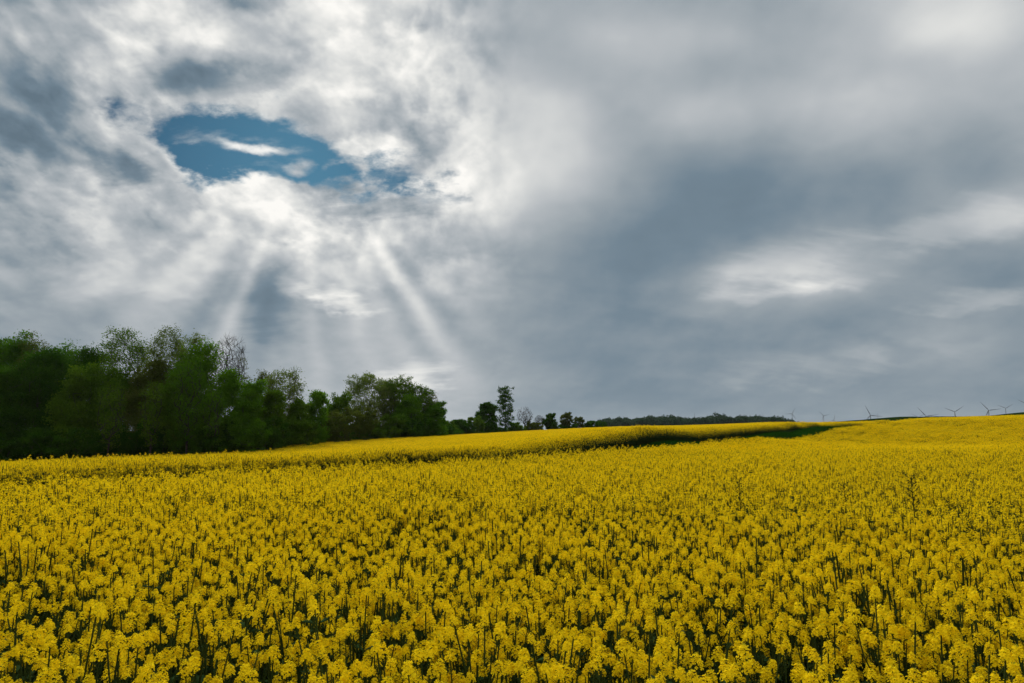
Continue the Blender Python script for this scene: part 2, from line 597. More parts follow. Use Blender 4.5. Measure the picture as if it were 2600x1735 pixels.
_n = len(TC)
_K = tps(((TC[:, None, :2] - TC[None, :, :2]) ** 2).sum(-1) / 1e4) + np.eye(_n) * 7e-5
_P = np.c_[np.ones(_n), TC[:, :2] / 100]
_A = np.block([[_K, _P], [_P.T, np.zeros((3, 3))]])
_w = np.linalg.solve(_A, np.r_[TC[:, 2], 0, 0, 0])


def ground(X, Y):
    X, Y = np.atleast_1d(np.asarray(X, float)), np.atleast_1d(np.asarray(Y, float))
    sh = X.shape
    x, y = X.ravel(), Y.ravel()
    z = np.zeros(len(x))
    for s in range(0, len(x), 20000):
        xx, yy = x[s:s + 20000], y[s:s + 20000]
        r2 = ((xx[:, None] - TC[None, :, 0]) ** 2 + (yy[:, None] - TC[None, :, 1]) ** 2) / 1e4
        z[s:s + 20000] = tps(r2) @ _w[:_n] + _w[_n] + _w[_n + 1] * xx / 100 + _w[_n + 2] * yy / 100
    R = np.hypot(x, y)
    k = np.clip((R - 420) / 900, 0, 1); k = k * k * (3 - 2 * k)
    z = np.clip(z, -14, 9) * (1 - k) - 34 * k
    return z.reshape(sh)


def build_ground():
    nr, na = 190, 220
    r = np.concatenate([[0], np.geomspace(1.0, 7400, nr)])
    a = np.linspace(0, 2 * math.pi, na, endpoint=False)
    X = r[1:, None] * np.sin(a)[None]; Y = r[1:, None] * np.cos(a)[None]
    Z = ground(X, Y)
    v = np.concatenate([[[0, 0, float(ground(0, 0)[0])]], np.stack([X, Y, Z], -1).reshape(-1, 3)])
    i, j = np.meshgrid(np.arange(nr - 1), np.arange(na), indexing='ij')
    k = lambda i, j: 1 + i * na + (j % na)
    q = np.stack([k(i, j), k(i + 1, j), k(i + 1, j + 1), k(i, j + 1)], -1).reshape(-1, 4)
    jj = np.arange(na)
    t = np.stack([np.zeros(na, int), k(0, jj), k(0, jj + 1)], -1)
    o = obj('ground', mesh_from('ground', v, [q, t], [M_SOIL], smooth=True))
    tag(o, kind='structure')


build_ground()


# ------------------------------------------------------------------ scatter (ground cover only)
def proto_collection(name, meshes):
    c = bpy.data.collections.new(name)
    for i, me in enumerate(meshes):
        o = bpy.data.objects.new('%s_%02d' % (name, i), me)
        c.objects.link(o)
    return c


def scatter(name, pts, rot, scl, idx, coll, label, cat, tilt=None):
    me = mesh_points = bpy.data.meshes.new(name)
    me.vertices.add(len(pts))
    me.vertices.foreach_set('co', np.asarray(pts, np.float32).ravel())
    if tilt is None: tilt = np.zeros((len(pts), 2))
    R = np.c_[tilt, rot].astype(np.float32)
    a = me.attributes.new('turn', 'FLOAT_VECTOR', 'POINT'); a.data.foreach_set('vector', R.ravel())
    a = me.attributes.new('size', 'FLOAT', 'POINT'); a.data.foreach_set('value', np.asarray(scl, np.float32))
    a = me.attributes.new('pick', 'INT', 'POINT'); a.data.foreach_set('value', np.asarray(idx, np.int32))
    o = obj(name, me)
    ng = bpy.data.node_groups.new(name, 'GeometryNodeTree')
    ng.interface.new_socket('Geometry', in_out='INPUT', socket_type='NodeSocketGeometry')
    ng.interface.new_socket('Geometry', in_out='OUTPUT', socket_type='NodeSocketGeometry')
    N, L = ng.nodes, ng.links
    gi, go = N.new('NodeGroupInput'), N.new('NodeGroupOutput')
    iop = N.new('GeometryNodeInstanceOnPoints')
    ci = N.new('GeometryNodeCollectionInfo')
    ci.inputs['Collection'].default_value = coll
    ci.inputs['Separate Children'].default_value = True
    ci.inputs['Reset Children'].default_value = True
    L.new(gi.outputs[0], iop.inputs['Points'])
    L.new(ci.outputs[0], iop.inputs['Instance'])
    iop.inputs['Pick Instance'].default_value = True
    for nm, ty, so in (('pick', 'INT', 'Instance Index'), ('size', 'FLOAT', 'Scale'), ('turn', 'FLOAT_VECTOR', 'Rotation')):
        na = N.new('GeometryNodeInputNamedAttribute')
        na.data_type = ty
        na.inputs[0].default_value = nm
        src = na.outputs[0]
        if nm == 'turn':
            er = N.new('FunctionNodeEulerToRotation'); L.new(src, er.inputs[0]); src = er.outputs[0]
        L.new(src, iop.inputs[so])
    L.new(iop.outputs[0], go.inputs[0])
    md = o.modifiers.new('scatter', 'NODES')
    md.node_group = ng
    tag(o, label, cat, kind='stuff')
    return o


# ------------------------------------------------------------------ rapeseed plants
def flower_head(mb, base, axis, detail, mi_p=0, mi_b=1, size=1.0):
    """a raceme: open four-petalled flowers in a dome round a tuft of buds"""
    base = np.asarray(base, float); axis = np.asarray(axis, float); axis /= np.linalg.norm(axis)
    u = np.cross(axis, [0.3, 0.9, 0.1]); u /= np.linalg.norm(u); w = np.cross(axis, u)
    if detail == 0:
        nf = 30
        k = np.arange(nf); ph = k * 2.399963 + rng.uniform(0, 6)
        t = (k + .5) / nf
        h = -0.055 + 0.075 * (1 - t) + rng.normal(0, .004, nf)
        rad = (0.008 + 0.026 * np.sqrt(t)) * rng.uniform(.85, 1.15, nf)
        out = u * np.cos(ph)[:, None] + w * np.sin(ph)[:, None]
        C = base + size * (axis * h[:, None] + out * rad[:, None])
        N = out * (0.35 + 0.75 * t)[:, None] + axis * (1.0 - 0.35 * t)[:, None] + rng.normal(0, .25, (nf, 3))
        N /= np.linalg.norm(N, axis=1, keepdims=True)
        p = np.cross(N, rng.normal(size=(nf, 3))); p /= np.linalg.norm(p, axis=1, keepdims=True); q = np.cross(N, p)
        R = 0.0112 * size * rng.uniform(.85, 1.15, nf)[:, None]
        for s in range(4):
            a = p * math.cos(s * math.pi / 2) + q * math.sin(s * math.pi / 2)
            b = np.cross(N, a)
            lift = N * R * rng.uniform(-.1, .45, (nf, 1))
            V = np.stack([C + a * R * .1 - b * R * .12, C + a * R * .95 - b * R * .52 + lift, C + a * R * 1.15 + lift * 1.2, C + a * R * .95 + b * R * .52 + lift, C + a * R * .1 + b * R * .12], 1)
            i = np.arange(nf) * 5
            mb.add(V.reshape(-1, 3), np.stack([i, i + 1, i + 3, i + 4], 1), mi_p)
            mb.t.append(np.stack([i + 1, i + 2, i + 3], 1) + mb.n - nf * 5); mb.tm.append(np.full(nf, mi_p))
        nb = 7
        Cb = base + size * (axis * rng.uniform(.012, .026, nb)[:, None] + (u * rng.normal(0, .006, (nb, 1)) + w * rng.normal(0, .006, (nb, 1))))
        mb.cards(Cb, rng.normal(size=(nb, 3)), .011 * size, 1.5, mi=mi_b)
    else:
        nf, sz = (20, .021) if detail == 1 else (8, .038)
        t = rng.uniform(0, 1, nf); ph = rng.uniform(0, 6.28, nf)
        out = u * np.cos(ph)[:, None] + w * np.sin(ph)[:, None]
        C = base + size * (axis * (-0.055 + .08 * (1 - t))[:, None] + out * (.006 + .026 * np.sqrt(t))[:, None])
        N = out * (0.3 + .8 * t)[:, None] + axis + rng.normal(0, .3, (nf, 3))
        mb.cards(C, N, sz * size * rng.uniform(.8, 1.2, nf), 1.1, .1, mi=mi_p)


def plant_plan(r, tall=0.0, drop=.33):
    """tops of the racemes and where they leave the main stem"""
    H = r.uniform(1.18, 1.36) + tall
    lean = r.normal(0, .05, 2)
    tops = [np.array([lean[0], lean[1], H])]
    nb = r.integers(5, 8) if drop < .5 else r.integers(9, 13)
    for k in range(nb):
        a = k * 2.4 + r.uniform(-.5, .5); rr = r.uniform(.05, .18)
        tops.append(np.array([lean[0] + rr * math.cos(a), lean[1] + rr * math.sin(a), H - r.uniform(.02, drop)]))
    return H, lean, tops


def plant_parts(seed, detail, tall=0.0, drop=.33):
    """meshes: stem (stalks, pods), leaves, and one mesh per flower head"""
    r = np.random.default_rng(seed)
    H, lean, tops = plant_plan(r, tall, drop)
    st, lf, heads = MB(), MB(), []
    sides = 4 if detail == 0 else 3
    main = lambda z: np.array([lean[0] * (z / H) ** 1.5, lean[1] * (z / H) ** 1.5, z])
    zs = np.linspace(0.0, H - .03, 6)
    P = np.array([main(z) for z in zs])
    rad = np.linspace(.009, .0035, 6)
    st.tubes(P[:-1], P[1:], rad[:-1], rad[1:], sides)
    for k, tp in enumerate(tops):
        if k > 0:
            z0 = max(.12, tp[2] - r.uniform(.28, .45))
            p0 = main(max(z0, .1)); p2 = tp - [0, 0, .03]
            p1 = p0 * .45 + p2 * .55 + np.array([(tp[0] - p0[0]) * .28, (tp[1] - p0[1]) * .28, -.02])
            Q = np.array([p0, p1, p2])
            st.tubes(Q[:-1], Q[1:], [.0052, .0042], [.0042, .0028], sides)
        else:
            p1 = main(tp[2] - .25); p2 = tp
        if detail < 2:                          # pods on thin stalks below the flowers
            npod = 9 if detail == 0 else 3
            for q in range(npod):
                f = r.uniform(.25, .95)
                b = p1 * (1 - f) + p2 * f; a = r.uniform(0, 6.28)
                d = np.array([math.cos(a), math.sin(a), .7]); d /= np.linalg.norm(d)
                st.tubes([b], [b + d * r.uniform(.025, .055)], .0016, .0006, 3)
        ax = tp - p1; ax /= np.linalg.norm(ax)
        hb = MB()
        flower_head(hb, tp, ax * .6 + np.array([0, 0, .6]), detail, size=r.uniform(.46, .86) if detail == 0 else r.uniform(.7, 1.0))
        heads.append(hb)
    nl = 15 if detail < 2 else 4
    z = r.uniform(.45, 1.0, nl) * (H / 1.3); a = r.uniform(0, 6.28, nl)
    for q in range(nl):
        c = main(z[q]); d = np.array([math.cos(a[q]), math.sin(a[q]), .45]); L = r.uniform(.08, .2) * (1.35 - z[q] * .7)
        s = np.array([-d[1], d[0], 0]) * L * .2
        tip = c + d * L + [0, 0, -L * .3]; mid = c + d * L * .5
        lf.add([c, mid - s, tip, mid + s], [[0, 1, 2, 3]])
    return st, lf, heads


def plant_mesh(seed, detail, tall=0.0, drop=.33):
    st, lf, heads = plant_parts(seed, detail, tall, drop)
    mb = MB()
    for src, mi in [(st, 2), (lf, 3)] + [(h, None) for h in heads]:
        off = mb.n
        mb.v += src.v
        for fs, ms, F, Mi in ((src.q, src.qm, mb.q, mb.qm), (src.t, src.tm, mb.t, mb.tm)):
            for f, m_ in zip(fs, ms):
                F.append(f + off); Mi.append(np.full(len(f), mi) if mi is not None else m_)
        mb.n += src.n
    return mb


PM = [M_PETAL, M_BUD, M_STEM, M_LEAF]
NEAR_TALL = (0, 0, 0, .12, -.08, .05, -.14, .08, .02, -.04)
near_meshes = [plant_mesh(100 + i, 0, NEAR_TALL[i]).mesh('rapeseed', PM) for i in range(10)]
mid_meshes = [plant_mesh(200 + i, 1, (0, 0, 0, .12, -.08, .05)[i]).mesh('rapeseed', PM) for i in range(6)]


def patch_mesh(seed, n=38, half=0.5):
    """a square metre of distant crop"""
    mb = MB()
    r = np.random.default_rng(seed)
    protos = [plant_mesh(seed * 10 + k, 2, r.normal(0, .05)) for k in range(4)]
    for k in range(n):
        p = protos[k % 4]
        a = r.uniform(0, 6.28); c, s = math.cos(a), math.sin(a)
        off = np.array([r.uniform(-half, half), r.uniform(-half, half), r.normal(0, .04)])
        V = np.concatenate(p.v) @ np.array([[c, s, 0], [-s, c, 0], [0, 0, 1]]) + off
        n0 = mb.n
        mb.v.append(V); mb.n += len(V)
        for f, m_ in zip(p.q, p.qm): mb.q.append(f + n0); mb.qm.append(m_)
        for f, m_ in zip(p.t, p.tm): mb.t.append(f + n0); mb.tm.append(m_)
    return mb.mesh('rapeseed_patch', PM)


far_meshes = [patch_mesh(31 + i) for i in range(5)]
# plants along an open edge flower lower down
edge_meshes = [plant_mesh(400 + i, 1, 0.0, .52).mesh('rapeseed', PM) for i in range(4)]
C_NEAR = proto_collection('rapeseed_near', near_meshes)
C_CROP = proto_collection('rapeseed_crop_kind', near_meshes + mid_meshes + far_meshes + edge_meshes)

TRAM = [((-26, 50), (-10, 150))]


def tram_gap(X, Y):
    g = np.zeros(X.shape, bool)
    for (a, b) in TRAM:
        a, b = np.array(a, float), np.array(b, float)
        d = (b - a) / np.linalg.norm(b - a)
        t = (X - a[0]) * d[0] + (Y - a[1]) * d[1]
        s = (X - a[0]) * -d[1] + (Y - a[1]) * d[0]
        g |= (t > 0) & (t < np.linalg.norm(b - a)) & (np.abs(s) < .62) & (rng.uniform(0, 1, X.shape) < .8)
    return g


def jittered(x0, x1, y0, y1, step):
    nx, ny = int((x1 - x0) / step), int((y1 - y0) / step)
    X, Y = np.meshgrid(x0 + (np.arange(nx) + .5) * step, y0 + (np.arange(ny) + .5) * step)
    X = X + rng.uniform(-.5, .5, X.shape) * step
    Y = Y + rng.uniform(-.5, .5, Y.shape) * step
    return X.ravel(), Y.ravel()


def clump(X, Y):
    """taller and shorter drifts in the crop"""
    return (np.sin(X * 1.1 + .7 * np.sin(Y * .9)) * np.sin(Y * 1.3 + 1.1 * np.sin(X * .6)) * .5 +
            np.sin(X * 2.7 + Y * 1.9 + np.sin(Y * 2.1)) * .3 + np.sin(X * .23 - Y * .31) * .5)


def in_near(X, Y): return Y < 26.8 + 1.3 * X
def in_far(X, Y):
    t = np.clip((X + 6) / 19, 0, 1)
    return Y > np.interp(X, [11.9, 17.4, 31.4, 48, 81, 133], [52.8, 60, 80, 105, 150, 210]) * (X > 11.9) + (X <= 11.9) * (26.8 + 1.3 * X + 9.0 + (2.0 - .035 * np.maximum(X, 0)) * t * t * (3 - 2 * t))


fields_pts = {'near': [], 'far': []}
# near plants, one by one; farther ones by the square metre
bands = [(1.5, 9, .132, 'a'), (9, 34, .16, 'b')]
single = []
for (y0, y1, stp, kd) in bands:
    X, Y = jittered(-36, 36, 1.0, y1 + 8, stp)
    R = np.hypot(X, Y)
    ok = (R > y0 + .0) & (R < y1) & (np.abs(X) < .92 * Y + 1.2) & (Y > .9) & ~tram_gap(X, Y)
    for key, inside in (('near', in_near), ('far', in_far)):
        s = ok & inside(X, Y)
        x, y = X[s], Y[s]
        # gaps where the stand is thin
        c = clump(x, y)
        thin = np.clip((6.5 - y) / 3, 0, 1) * np.clip((.2 - x) / 2.0, 0, 1) * .28
        keep = rng.uniform(0, 1, len(x)) < np.clip(.90 + .38 * c - thin, .3, 1)
        x, y, c = x[keep], y[keep], c[keep]
        sc = 1.0 + .05 * c + rng.normal(0, .05, len(x))
        k = rng.integers(0, 10 if kd == 'a' else 6, len(x))
        for q in zip(x, y, ground(x, y), sc, k + (0 if kd == 'a' else 10)):
            fields_pts[key].append(q)
X, Y = jittered(-190, 190, 10, 262, .97)
R = np.hypot(X, Y)
ok = (R > 34) & (np.abs(X) < .86 * Y + 8) & ~tram_gap(X, Y)


def far_limit(X, Y):
    """the field ends at the wood's edge and just beyond the crest"""
    k = X / np.maximum(Y, 1)
    lim = np.interp(k, [-1.0, -.75, -.35, -.30, -.12, 0, .15, .3, .42, .55, .9], [104, 103, 107, 122, 156, 188, 240, 205, 160, 153, 140])
    return Y < lim


for key, inside in (('near', in_near), ('far', in_far)):
    s = ok & (in_far(X, Y - 1.3) if key == 'far' else in_near(X, Y)) & (far_limit(X, Y) if key == 'far' else Y < 117 + 0 * X)
    x, y = X[s], Y[s]
    sc = 1.0 + .05 * clump(x * .6, y * .6) + rng.normal(0, .02, len(x))
    k = rng.integers(0, 5, len(x)) + 16
    for q in zip(x, y, ground(x, y), sc, k): fields_pts[key].append(q)

X, Y = jittered(-45, 90, 8, 155, .25)
ok = in_far(X, Y) & ~in_far(X, Y - 2.6) & (np.abs(X) < .86 * Y + 3)
x, y = X[ok], Y[ok]
for q in zip(x, y, ground(x, y), rng.normal(.93, .05, len(x)), rng.integers(0, 4, len(x)) + 21): fields_pts['far'].append(q)
P = np.array(fields_pts['near'])
order = np.argsort(np.hypot(P[:, 0], P[:, 1]))
P = P[order]
# the three hundred that show largest are plants of their own
vis = (np.abs(P[:, 0]) < .80 * P[:, 1] + .12) & (np.hypot(P[:, 0], P[:, 1]) > 2.2) & (P[:, 4] < 10)
first = np.where(vis)[0][:300]
rest = np.ones(len(P), bool); rest[first] = False
singles, P = P[first], P[rest]
F_ = np.array(fields_pts['far'])
scatter('rapeseed_crop', P[:, :3], rng.uniform(0, 6.28, len(P)), P[:, 3], P[:, 4].astype(int), C_CROP,
        'dense yellow flowering rapeseed crop filling the near field', 'rapeseed crop', rng.normal(0, .08, (len(P), 2)))
scatter('distant_rapeseed_crop', F_[:, :3], rng.uniform(0, 6.28, len(F_)), F_[:, 3], F_[:, 4].astype(int), C_CROP,
        'yellow flowering rapeseed crop beyond the dark grass track', 'rapeseed crop', rng.normal(0, .03, (len(F_), 2)))

plant_protos = []
for i in range(10):
    st, lf, heads = plant_parts(100 + i, 0, NEAR_TALL[i])
    plant_protos.append((st.mesh('stem', [M_STEM]), lf.mesh('leaves', [M_LEAF]), [h.mesh('flower_head', [M_PETAL, M_BUD]) for h in heads]))
for (x, y, z, s, k) in singles:
    e = empty('rapeseed_plant', (x, y, z), rng.uniform(0, 6.28))
    e.scale = (s, s, s)
    e.rotation_euler[0] = rng.normal(0, .09); e.rotation_euler[1] = rng.normal(0, .09)
    tag(e, 'tall rapeseed plant with yellow flower heads among its like at the front of the field', 'rapeseed plant', 'rapeseed plants nearest the camera')
    sm, lm, hm = plant_protos[int(k)]
    obj('stem', sm, e); obj('leaves', lm, e)
    for h in hm: obj('flower_head', h, e)


def dark_stalk(px, bottom, top, Y, seed, label):
    r = np.random.default_rng(seed)
    x, y, z1 = at(px, top, Y)
    z0 = float(ground(x, y)[0]); H = z1 - z0
    st, sp = MB(), MB()
    zs = np.linspace(0, H, 9)
    P = np.stack([np.cumsum(r.normal(0, .007, 9)), np.cumsum(r.normal(0, .007, 9)), zs], 1)
    st.tubes(P[:-1], P[1:], np.linspace(.010, .004, 8), np.linspace(.010, .004, 9)[1:], 6)
    for k in range(26):
        z = H - (k + .5) / 26 * .42; b = np.array([np.interp(z, zs, P[:, 0]), np.interp(z, zs, P[:, 1]), z])
        a = k * 2.4; d = np.array([math.cos(a), math.sin(a), .55 + .5 * r.uniform()]); L = r.uniform(.04, .10)
        sp.tubes([b], [b + d * L * .5], .003, .003, 3)
        sp.cards(b + d * L * r.uniform(.4, 1.0, (5, 1)), r.normal(0, 1, (5, 3)), .026, 1.6)
    e = empty('dark_stalk', (x, y, z0))
    obj('stem', st.mesh('stem', [M_DOCK]), e); obj('seed_spike', sp.mesh('seed_spike', [M_DOCK]), e)
    tag(e, label, 'weed', 'weeds standing over the crop')


M_DOCK = leafy('dark weed', (0.030, 0.040, 0.010), (0.05, 0.055, 0.016), .15, 20.0)
dark_stalk(2321, 1330, 1212, 7.6, 3, 'tallest dark bare weed stalk standing above the yellow crop at right')
dark_stalk(2146, 1290, 1232, 9.5, 4, 'short dark weed stalk in the crop, left of the tallest one')
dark_stalk(1878, 1290, 1216, 10.5, 5, 'thin dark weed stalk in the crop near the middle right')


# ------------------------------------------------------------------ grass track and the green field beyond the crest
def tuft(seed):
    r = np.random.default_rng(seed)
    mb = MB()
    for k in range(26):
        a = r.uniform(0, 6.28); b = np.array([r.normal(0, .12), r.normal(0, .12), 0])
        h = r.uniform(.14, .34); d = np.array([math.cos(a), math.sin(a), 0]); s = np.array([-d[1], d[0], 0]) * .008
        mb.add([b - s, b + s, b + d * h * .3 + [0, 0, h * .7] + s * .7, b + d * h * .3 + [0, 0, h * .7] - s * .7], [[0, 1, 2, 3]])
        mb.add([b + d * h * .3 + [0, 0, h * .7] - s * .7, b + d * h * .3 + [0, 0, h * .7] + s * .7, b + d * h * .75 + [0, 0, h]], [[0, 1, 2]])
    return mb.mesh('grass_tuft', [M_GRASS])


C_TUFT = proto_collection('grass_tuft', [tuft(5 + i) for i in range(4)])
X, Y = jittered(-30, 80, 4, 135, .27)
s = ~in_near(X, Y) & ~in_far(X, Y) & (np.abs(X) < .85 * Y)
X, Y = X[s], Y[s]
scatter('grass', np.c_[X, Y, ground(X, Y)], rng.uniform(0, 6.28, len(X)), rng.uniform(.8, 1.3, len(X)), rng.integers(0, 4, len(X)), C_TUFT,
        'dark green grass strip between the two rapeseed fields', 'grass')


def green_field():
    """a raised sheet of young green cereal beyond the yellow crest"""
    nx, ny = 60, 24
    X, Y = np.meshgrid(np.linspace(62, 230, nx), np.linspace(0, 1, ny))
    Yb = 119 + 0 * X
    Y = Yb + Y * 150
    X = X * (.5 + .5 * Y / 150)
    Z = ground(X, Y) + .35
    v = np.stack([X, Y, Z], -1).reshape(-1, 3)
    i, j = np.meshgrid(np.arange(ny - 1), np.arange(nx - 1), indexing='ij')
    k = lambda i, j: i * nx + j
    q = np.stack([k(i, j), k(i, j + 1), k(i + 1, j + 1), k(i + 1, j)], -1).reshape(-1, 4)
    # its front face down to the soil
    n0 = len(v)
    f = np.stack([X[0], Y[0], Z[0] - .6], -1)
    v = np.concatenate([v, f])
    jj = np.arange(nx - 1)
    q2 = np.stack([n0 + jj, n0 + jj + 1, jj + 1, jj], -1)
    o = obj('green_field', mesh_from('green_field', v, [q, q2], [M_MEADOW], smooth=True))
    tag(o, kind='structure')


green_field()


# ------------------------------------------------------------------ trees
def skeleton(pts, trunk, bf=0.35):
    """joins crown points to the trunk like branches: short links, short paths"""
    nodes = [np.asarray(p, float) for p in trunk]
    par = [-1] + list(range(len(trunk) - 1))
    path = [0.0]
    for i in range(1, len(trunk)): path.append(path[-1] + np.linalg.norm(nodes[i] - nodes[i - 1]))
    pts = np.asarray(pts, float)
    start = max(1, len(trunk) // 3)
    N = np.zeros((len(trunk) + len(pts), 3)); N[:len(trunk)] = nodes
    PL = np.zeros(len(N)); PL[:len(trunk)] = path
    PAR = np.full(len(N), -1); PAR[:len(trunk)] = par
    best = np.full(len(pts), 1e18); bi = np.zeros(len(pts), int)

    def relax(k):
        d = np.linalg.norm(pts - N[k], axis=1)
        # branches rise: joining a point from above costs more
        c = d * (1 + .8 * np.clip((N[k][2] - pts[:, 2]) / (d + 1e-6), 0, 1)) + bf * PL[k]
        m = c < best
        best[m] = c[m]; bi[m] = k
    for k in range(start, len(trunk)): relax(k)
    done = np.zeros(len(pts), bool)
    for s in range(len(pts)):
        b = np.where(done, 1e18, best); j = int(b.argmin()); k = len(trunk) + s
        N[k] = pts[j]; PAR[k] = bi[j]; PL[k] = PL[bi[j]] + np.linalg.norm(pts[j] - N[bi[j]])
        done[j] = True
        relax(k)
    return N, PAR


def radii(N, PAR, r0, p=2.4, rmax=None):
    n = len(N)
    kids = np.zeros(n)
    acc = np.zeros(n)
    R = np.zeros(n)
    for i in range(n - 1, -1, -1):
        R[i] = max(r0, acc[i] ** (1 / p)) if acc[i] > 0 else r0
        if PAR[i] >= 0:
            acc[PAR[i]] += R[i] ** p; kids[PAR[i]] += 1
    if rmax: R *= min(1.0, rmax / R[0])
    return np.maximum(R, r0 * .6), kids


def in_lobes(lobes, n, r, shell=.55):
    """points through the volume of several ellipsoid lobes, denser towards the outside"""
    w = np.array([l[3] * l[4] * l[5] for l in lobes]) ** .8
    k = r.choice(len(lobes), n, p=w / w.sum())
    L = np.array(lobes)[k]
    d = r.normal(size=(n, 3)); d /= np.linalg.norm(d, axis=1, keepdims=True)
    rad = r.uniform(0, 1, n) ** (1 / 3 * shell)
    return L[:, :3] + d * rad[:, None] * L[:, 3:6], d


def lobes_for(kind, H, W, r):
    """crown shape as lobes (x, y, z, rx, ry, rz); H height, W width"""
    h, w = H, W / 2
    out = []
    if kind == 'dense':
        w *= .82
        out.append((0, 0, h * .55, w * .8, w * .8, h * .40))
        for k in range(11):
            a = k * 2.4 + r.uniform(0, 1); z = (.10 + .80 * ((k * .618) % 1.0))
            q = w * math.sqrt(max(.05, 1 - ((z - .5) / .55) ** 2)) * .72
            out.append((q * math.cos(a), q * math.sin(a), h * z, w * .38, w * .38, h * .12))
    elif kind == 'airy':
        out.append((0, 0, h * .62, w * .80, w * .80, h * .33))
        out.append((0, 0, h * .40, w * .55, w * .55, h * .22))
        for k in range(9):
            a = k * 2.4 + r.uniform(0, 1); z = r.uniform(.70, .93)
            q = w * .8 * math.sqrt(max(.03, 1 - ((z - .6) / .42) ** 2)) * r.uniform(.6, 1)
            out.append((q * math.cos(a), q * math.sin(a), h * z, w * .2, w * .2, h * .07))
    elif kind == 'bare':
        out.append((0, 0, h * .70, w, w, h * .30))
        out.append((w * .2, 0, h * .62, w * .8, w * .8, h * .25))
    elif kind == 'spire':
        for k in range(9):
            z = .30 + .68 * k / 8; q = w * (1.02 - z) * 1.25
            a = k * 2.4
            out.append((q * .35 * math.cos(a), q * .35 * math.sin(a), h * z, q * .8 + .15, q * .8 + .15, h * .055))
    elif kind == 'bush':
        out.append((0, 0, h * .45, w * .85, w * .85, h * .45))
        for k in range(8):
            a = k * 2.4 + r.uniform(0, 1); q = w * r.uniform(.4, .8)
            out.append((q * math.cos(a), q * math.sin(a), h * r.uniform(.25, .72), w * .36, w * .36, h * .24))
    elif kind == 'tiers':
        out.append((0, 0, h * .5, w * .5, w * .5, h * .42))
        for k in range(18):
            z = .12 + .82 * k / 17; a = k * 2.4 + r.uniform(0, .8)
            q = w * (.85 - .45 * z) * r.uniform(.75, 1.1)
            out.append((q * math.cos(a) * .7, q * math.sin(a) * .7, h * z, w * .36, w * .36, h * .045))
        out.append((w * .1, 0, h * .96, w * .5, w * .3, h * .04))
    return out


def tree_meshes(kind, H, W, seed, leafmat, leaves, leaf, nodes, spread, fork=.3, lean=(0, 0), rmin=.022):
    r = np.random.default_rng(seed)
    lobes = lobes_for(kind, H, W, r)
    pts, _ = in_lobes(lobes, nodes, r)
    pts[:, :2] += np.outer(np.clip(pts[:, 2] / H, 0, 1.2) ** 1.3, np.array(lean) * H)
    pts = pts[pts[:, 2] > H * .03]
    top = fork if kind in ('airy', 'bare', 'dense', 'bush') else .92
    zt = np.linspace(0, H * top, 7)
    tr = np.stack([np.cumsum(r.normal(0, .012 * H / 7, 7)) + (zt / H) ** 1.3 * lean[0] * H, np.cumsum(r.normal(0, .012 * H / 7, 7)) + (zt / H) ** 1.3 * lean[1] * H, zt], 1)
    tr[0, :2] = 0
    tr[0, 2] = -.3
    N, PAR = skeleton(pts, tr, .3)
    R, kids = radii(N, PAR, rmin, 2.4, .018 * H + .06)
    tb = MB()
    e = np.where(PAR >= 0)[0]
    rp = np.minimum(R[PAR[e]], R[e] * 1.35)
    big = R[e] > .07
    tb.tubes(N[PAR[e[big]]], N[e[big]], rp[big], R[e[big]], 7)
    tb.tubes(N[PAR[e[~big]]], N[e[~big]], rp[~big], R[e[~big]], 3)
    # twigs beyond the last forks
    ends = np.where(kids == 0)[0]
    ntw = 5 if kind == 'bare' else 2
    E0 = np.repeat(N[ends], ntw, axis=0)
    dirs = np.repeat(N[ends] - N[PAR[ends]], ntw, axis=0)
    dirs /= np.linalg.norm(dirs, axis=1, keepdims=True) + 1e-9
    dirs = dirs + r.normal(0, .55, dirs.shape) + [0, 0, .35]
    dirs /= np.linalg.norm(dirs, axis=1, keepdims=True)
    ln = r.uniform(.5, 1.3, len(E0)) * spread * (1.4 if kind == 'bare' else 1.0)
    tb.tubes(E0, E0 + dirs * ln[:, None], rmin * .8, rmin * .35, 3)
    trunk = tb.mesh('trunk', [M_BARK], smooth=True)
    crown = None
    if leaves:
        cl = np.concatenate([N[len(tr):], E0 + dirs * ln[:, None] * .7])
        w = r.uniform(.2, 1, len(cl)) ** 1.5
        k = r.choice(len(cl), leaves, p=w / w.sum())
        C = cl[k] + r.normal(0, 1, (leaves, 3)) * spread * np.array([.55, .55, .38])
        Nn = r.normal(0, 1, (leaves, 3)) + [0, 0, .7]
        cb = MB()
        cb.cards(C, Nn, leaf * r.uniform(.6, 1.35, leaves), 1.5, .12)
        crown = cb.mesh('crown', [leafmat])
    return trunk, crown


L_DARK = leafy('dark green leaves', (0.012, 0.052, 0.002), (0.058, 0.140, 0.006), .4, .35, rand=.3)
L_MID = leafy('green leaves', (0.034, 0.110, 0.003), (0.110, 0.235, 0.008), .45, .35, rand=.3)
L_OLIVE = leafy('olive leaves', (0.034, 0.092, 0.003), (0.115, 0.200, 0.009), .425, .35, rand=.3)
L_PALE = leafy('pale spring leaves', (0.080, 0.125, 0.016), (0.15, 0.205, 0.030), .4, .35, rand=.3)
L_BROWN = leafy('brownish leaves', (0.048, 0.075, 0.007), (0.115, 0.140, 0.018), .42, .35, rand=.3)
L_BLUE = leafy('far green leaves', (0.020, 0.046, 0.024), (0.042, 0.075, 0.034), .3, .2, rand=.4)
LM = dict(dark=L_DARK, mid=L_MID, olive=L_OLIVE, pale=L_PALE, brown=L_BROWN)

